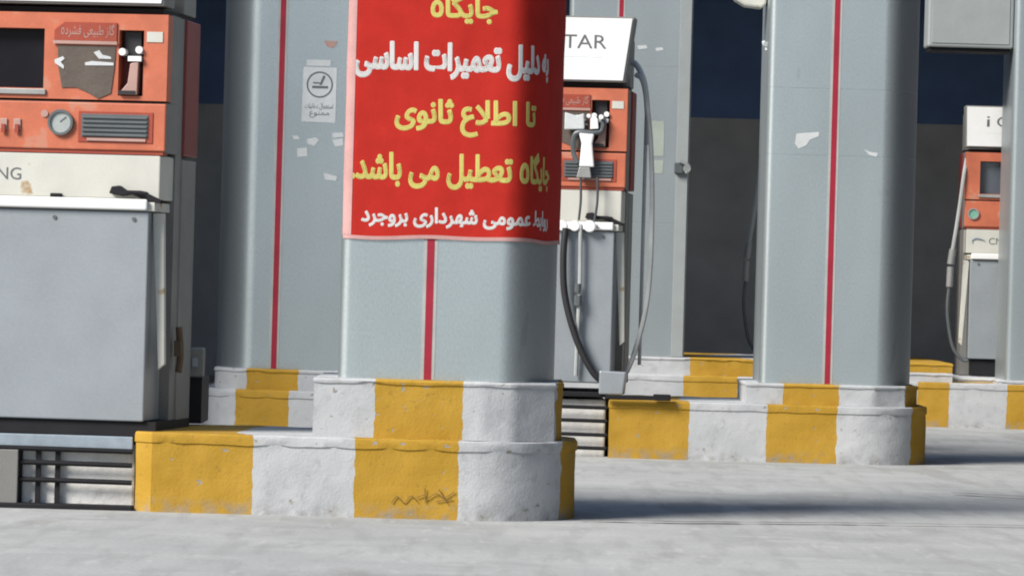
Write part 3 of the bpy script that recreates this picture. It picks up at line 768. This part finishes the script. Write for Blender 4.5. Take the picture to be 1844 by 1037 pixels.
        for k, x in enumerate((-.365, -.29, -.20)):
            mb = MB(); mb.disc(x, .945, .032 if k < 2 else .036, -.11, -.0755, 18); mb.box(x - .04, x + .04, -.105, -.076, .925, .962); mb.build('ledge_bracket', 'white', t, .006)
        mb = MB(); mb.tube([(-.345, -.10, .93), (-.352, -.11, .75), (-.335, -.11, .52), (-.26, -.11, .27), (-.16, -.10, .08), (-.09, -.08, .02)], .021, 10); mb.build('black_hose', 'black', t, smooth=True)
        mb = MB(); mb.tube([(-.255, -.09, .93), (-.25, -.09, .6), (-.255, -.09, .35), (-.26, -.08, .05)], .013, 8); mb.build('silver_hose', 'hosegrey', t, smooth=True)
        mb = MB(); mb.tube([(-.262, -.10, .60), (-.262, -.10, .55)], .02, 8, False); mb.tube([(-.258, -.10, .53), (-.258, -.10, .47)], .025, 8, False); mb.build('hose_coupling', 'slat', t, smooth=True)
        mb = MB(); mb.poly([(-.115, -.055), (.03, -.055), (.045, .08), (-.115, .085)], -.14, .02); mb.build('anchor_block', 'steel', t, .008)
    else:
        mb = MB(); mb.box(.005, .035, .30, .36, .29, .36); mb.tube([(.02, .33, .42), (.03, .33, .30), (.025, .32, .22)], .016, 8); mb.build('pipe_fitting', 'rust', t)
    return t

x1, zb = at(272, 757, D1 + .1)
x1 = at(300, 180, D1 + .1)[0]
d1 = dispenser('large faded orange dispenser at the left edge, nearest the camera, with a grey lower door', (x1, D1 + .12, .372), R(-6.5), nozzle=False, hose='none')
x2 = at(1129, 230, D2 + .2)[0]
d2 = dispenser('orange dispenser between the banner column and the doorway, white valve hanging on its front', (x2, D2 + .2, .425), R(-5.5), head_h=.405)
d3x = at(1737, 380, 36.85)[0]
d3 = dispenser('small far orange dispenser by the right edge, with grey screen and green gauge', (d3x + 1.0, 36.85, .375), R(-1.5), head_h=.345, hose='left', nozzle=False, lean=.012)
d4 = copy_tree(d3); d4['label'] = 'far dispenser hidden behind the right column, only its grey filling hose showing'
d4.location = (at(1370, 380, 36.85)[0] + 1.0, 36.85, .375)
for d_, y_ in ((d3, 36.85), (d4, 36.85)): pass

# ------------------------------------------------------------------ steel stands the dispensers are bolted to
def stand(label, x0, x1, y0, ztop, m_rail, rail_h, bars, zbars, post=None, depth=1.1, gap=True):
    t = thing('dispenser_stand', label, 'steel stand', ((x0 + x1) / 2, y0, 0), group='steel dispenser stands')
    ox = (x0 + x1) / 2
    mb = MB(); mb.box(x0 - ox, x1 - ox, 0, .06, ztop - rail_h, ztop); mb.build('rail', m_rail, t, .004)
    mb = MB(); mb.box(x0 - ox, x1 - ox, .061, depth, ztop - .03, ztop - .002); mb.build('deck', 'blackm', t)
    for b in bars:
        mb = MB(); mb.box(b - ox - .011, b - ox + .011, .012, .03, .0, ztop - rail_h); mb.build('upright', 'blackm', t)
    for z in zbars:
        mb = MB(); mb.tube([(x0 - ox, .0, z), ((x0 + x1) / 2 - ox, .0, z + .003), (x1 - ox, .0, z)], .0115, 8); mb.build('crossbar', 'blackm', t, smooth=True)
    if post:
        mb = MB(); mb.box(post[0] - ox, post[1] - ox, -.03, .03, .0, ztop - rail_h - .002); mb.build('post', 'steel_dk', t, .004)
    return t
P = lambda px, py, d: at(px, py, d)
st1 = stand('blue-grey steel stand with dark bars under the large left dispenser', -2.75, -1.625, D1 + .08, P(120, 783, D1 + .08)[1], 'bluegrey', .066,
            [P(x, 850, D1 + .1)[0] for x in (36, 69, 104)], [P(140, y, D1 + .08)[1] for y in (810, 835, 866)], (-2.5, P(30, 850, D1)[0]))
mb = MB(); mb.box(-1.07, -.005, -.03, .78, -.0545, .009); mb.build('skid', 'blackm', d1)
wb = thing('concrete_block', 'whitewashed concrete block behind the bars of the left stand', 'concrete block', (-2.2, D1 + .122, 0))
mb = MB(); mb.box(-.6, .585, 0, .9, -.02, .285); mb.build('block', 'concrete_w', wb, .012)
mb = MB(); mb.box(-.6, .585, -.09, -.005, -.02, .018); mb.build('dark_footing', 'blackm', wb, .006)
sx0, sx1 = P(960, 760, D2)[0], l0 - .012
st2 = stand('black steel stand with bent bars under the middle dispenser', sx0 - .55, sx1, D2 + .1, P(1050, 705, D2 + .1)[1], 'blackm', .03, [], [P(1050, y, D2 + .1)[1] for y in (733, 757, 782, 806)])
mb = MB(); mb.box(P(1090, 700, D2)[0] - st2.location.x, P(1178, 712, D2)[0] - st2.location.x, -.16, -.13, H + .006, H + .03); mb.box(P(1176, 712, D2)[0] - st2.location.x, P(1207, 712, D2)[0] - st2.location.x, -.165, -.115, H + .004, H + .042)
mb.build('loose_bar', 'blackm', st2, .004)
wb2 = thing('concrete_block', 'rough whitewashed concrete block behind the bars of the middle stand', 'concrete block', (sx0 + .1, D2 + .155, 0))
mb = MB(); mb.box(-.55, sx1 - sx0 - .11, 0, .7, -.02, .335)
mb.build('block', 'concrete_w', wb2, .012)

# ------------------------------------------------------------------ small things
# junction box on an added dark post behind the left dispenser
jx, jz = P(355, 652, D1 + 1.0)
jb = thing('junction_box', 'grey junction box on an added dark post filling the slot between the left dispenser and the column', 'junction box', (jx, D1 + 1.0, .36))
mb = MB(); mb.box(-.05, .025, 0, .5, -.01, jz - .36 - .07); mb.build('post', 'blackm', jb)  # post added to fill the dark slot beside the dispenser
mb = MB(); mb.box(-.045, .03, -.03, .1, jz - .36 - .065, jz - .36 + .065); mb.build('box', 'steel_dk', jb, .006)
mb = MB(); mb.box(-.02, .005, -.036, -.031, jz - .36 - .02, jz - .36 + .02); mb.build('latch', 'steel', jb)
# box high on the right column
xa, za = P(1671, 84, YG); xb = XG - .004
bxo = thing('equipment_box', 'pale grey box mounted high against the column at the right edge', 'equipment box', ((xa + xb) / 2, YG + .05, za))
hw = (xb - xa) / 2
mb = MB(); mb.box(-hw, hw, 0, .35, .0, .75); mb.build('housing', 'boxgrey', bxo, .015)
mb = MB(); mb.box(-hw + .02, hw - .02, .03, .33, -.03, -.001); mb.build('base_tray', 'blackm', bxo)
mb = MB(); mb.box(-hw + .03, hw - .03, -.006, -.001, .03, .72); mb.build('front_lid', 'boxgrey', bxo, .003)
mb = MB(); mb.box(hw - .06, hw + .15, .36, .42, .2, .3); mb.build('bracket', 'blackm', bxo)
# latch bracket on the edge of the column behind the middle dispenser
hx, hz = P(1228, 303, YE)
hk = thing('latch_bracket', 'small metal latch bracket on the column edge beside the dark doorway gap', 'latch', (hx, YE - .02, hz - .06))
mb = MB(); mb.box(-.06, .005, -.03, .2, .02, .10); mb.build('plate', 'slat', hk, .004)
mb = MB(); mb.tube([(-.02, -.04, .11), (.03, -.045, .09), (.055, -.045, .06), (.03, -.045, .02)], .014, 8); mb.disc(.035, .055, .03, -.06, -.035, 14); mb.build('lever', 'alu', hk, smooth=True)
# lamp hooked on the right column top
lx_, lz_ = P(1384, 0, YC)
lm = thing('flood_lamp', 'white lamp housing fixed high on the left side of the right column', 'lamp', (lx_, YC + .3, lz_ - .02))
mb = MB(); mb.poly([(-.20, .03), (-.13, -.01), (-.03, -.02), (.0, .0), (.0, .16), (-.16, .14)], -.08, .08); mb.build('housing', 'cream', lm, .015)
mb = MB(); mb.box(-.002, .05, -.03, .03, .0, .12); mb.build('bracket', 'blackm', lm)
hx, hz = P(1381, 79, YC)
ho = thing('wall_hook', 'tiny white hook on the left edge of the right column', 'hook', (hx, YC + .2, hz - .03))
mb = MB(); mb.tube([(.03, 0, .02), (-.005, -.02, .03), (-.012, -.03, .05)], .010, 8); mb.build('hook', 'white', ho, smooth=True)
mb = MB(); mb.box(.0, .035, -.015, .015, .0, .045); mb.build('hook_plate', 'white', ho)
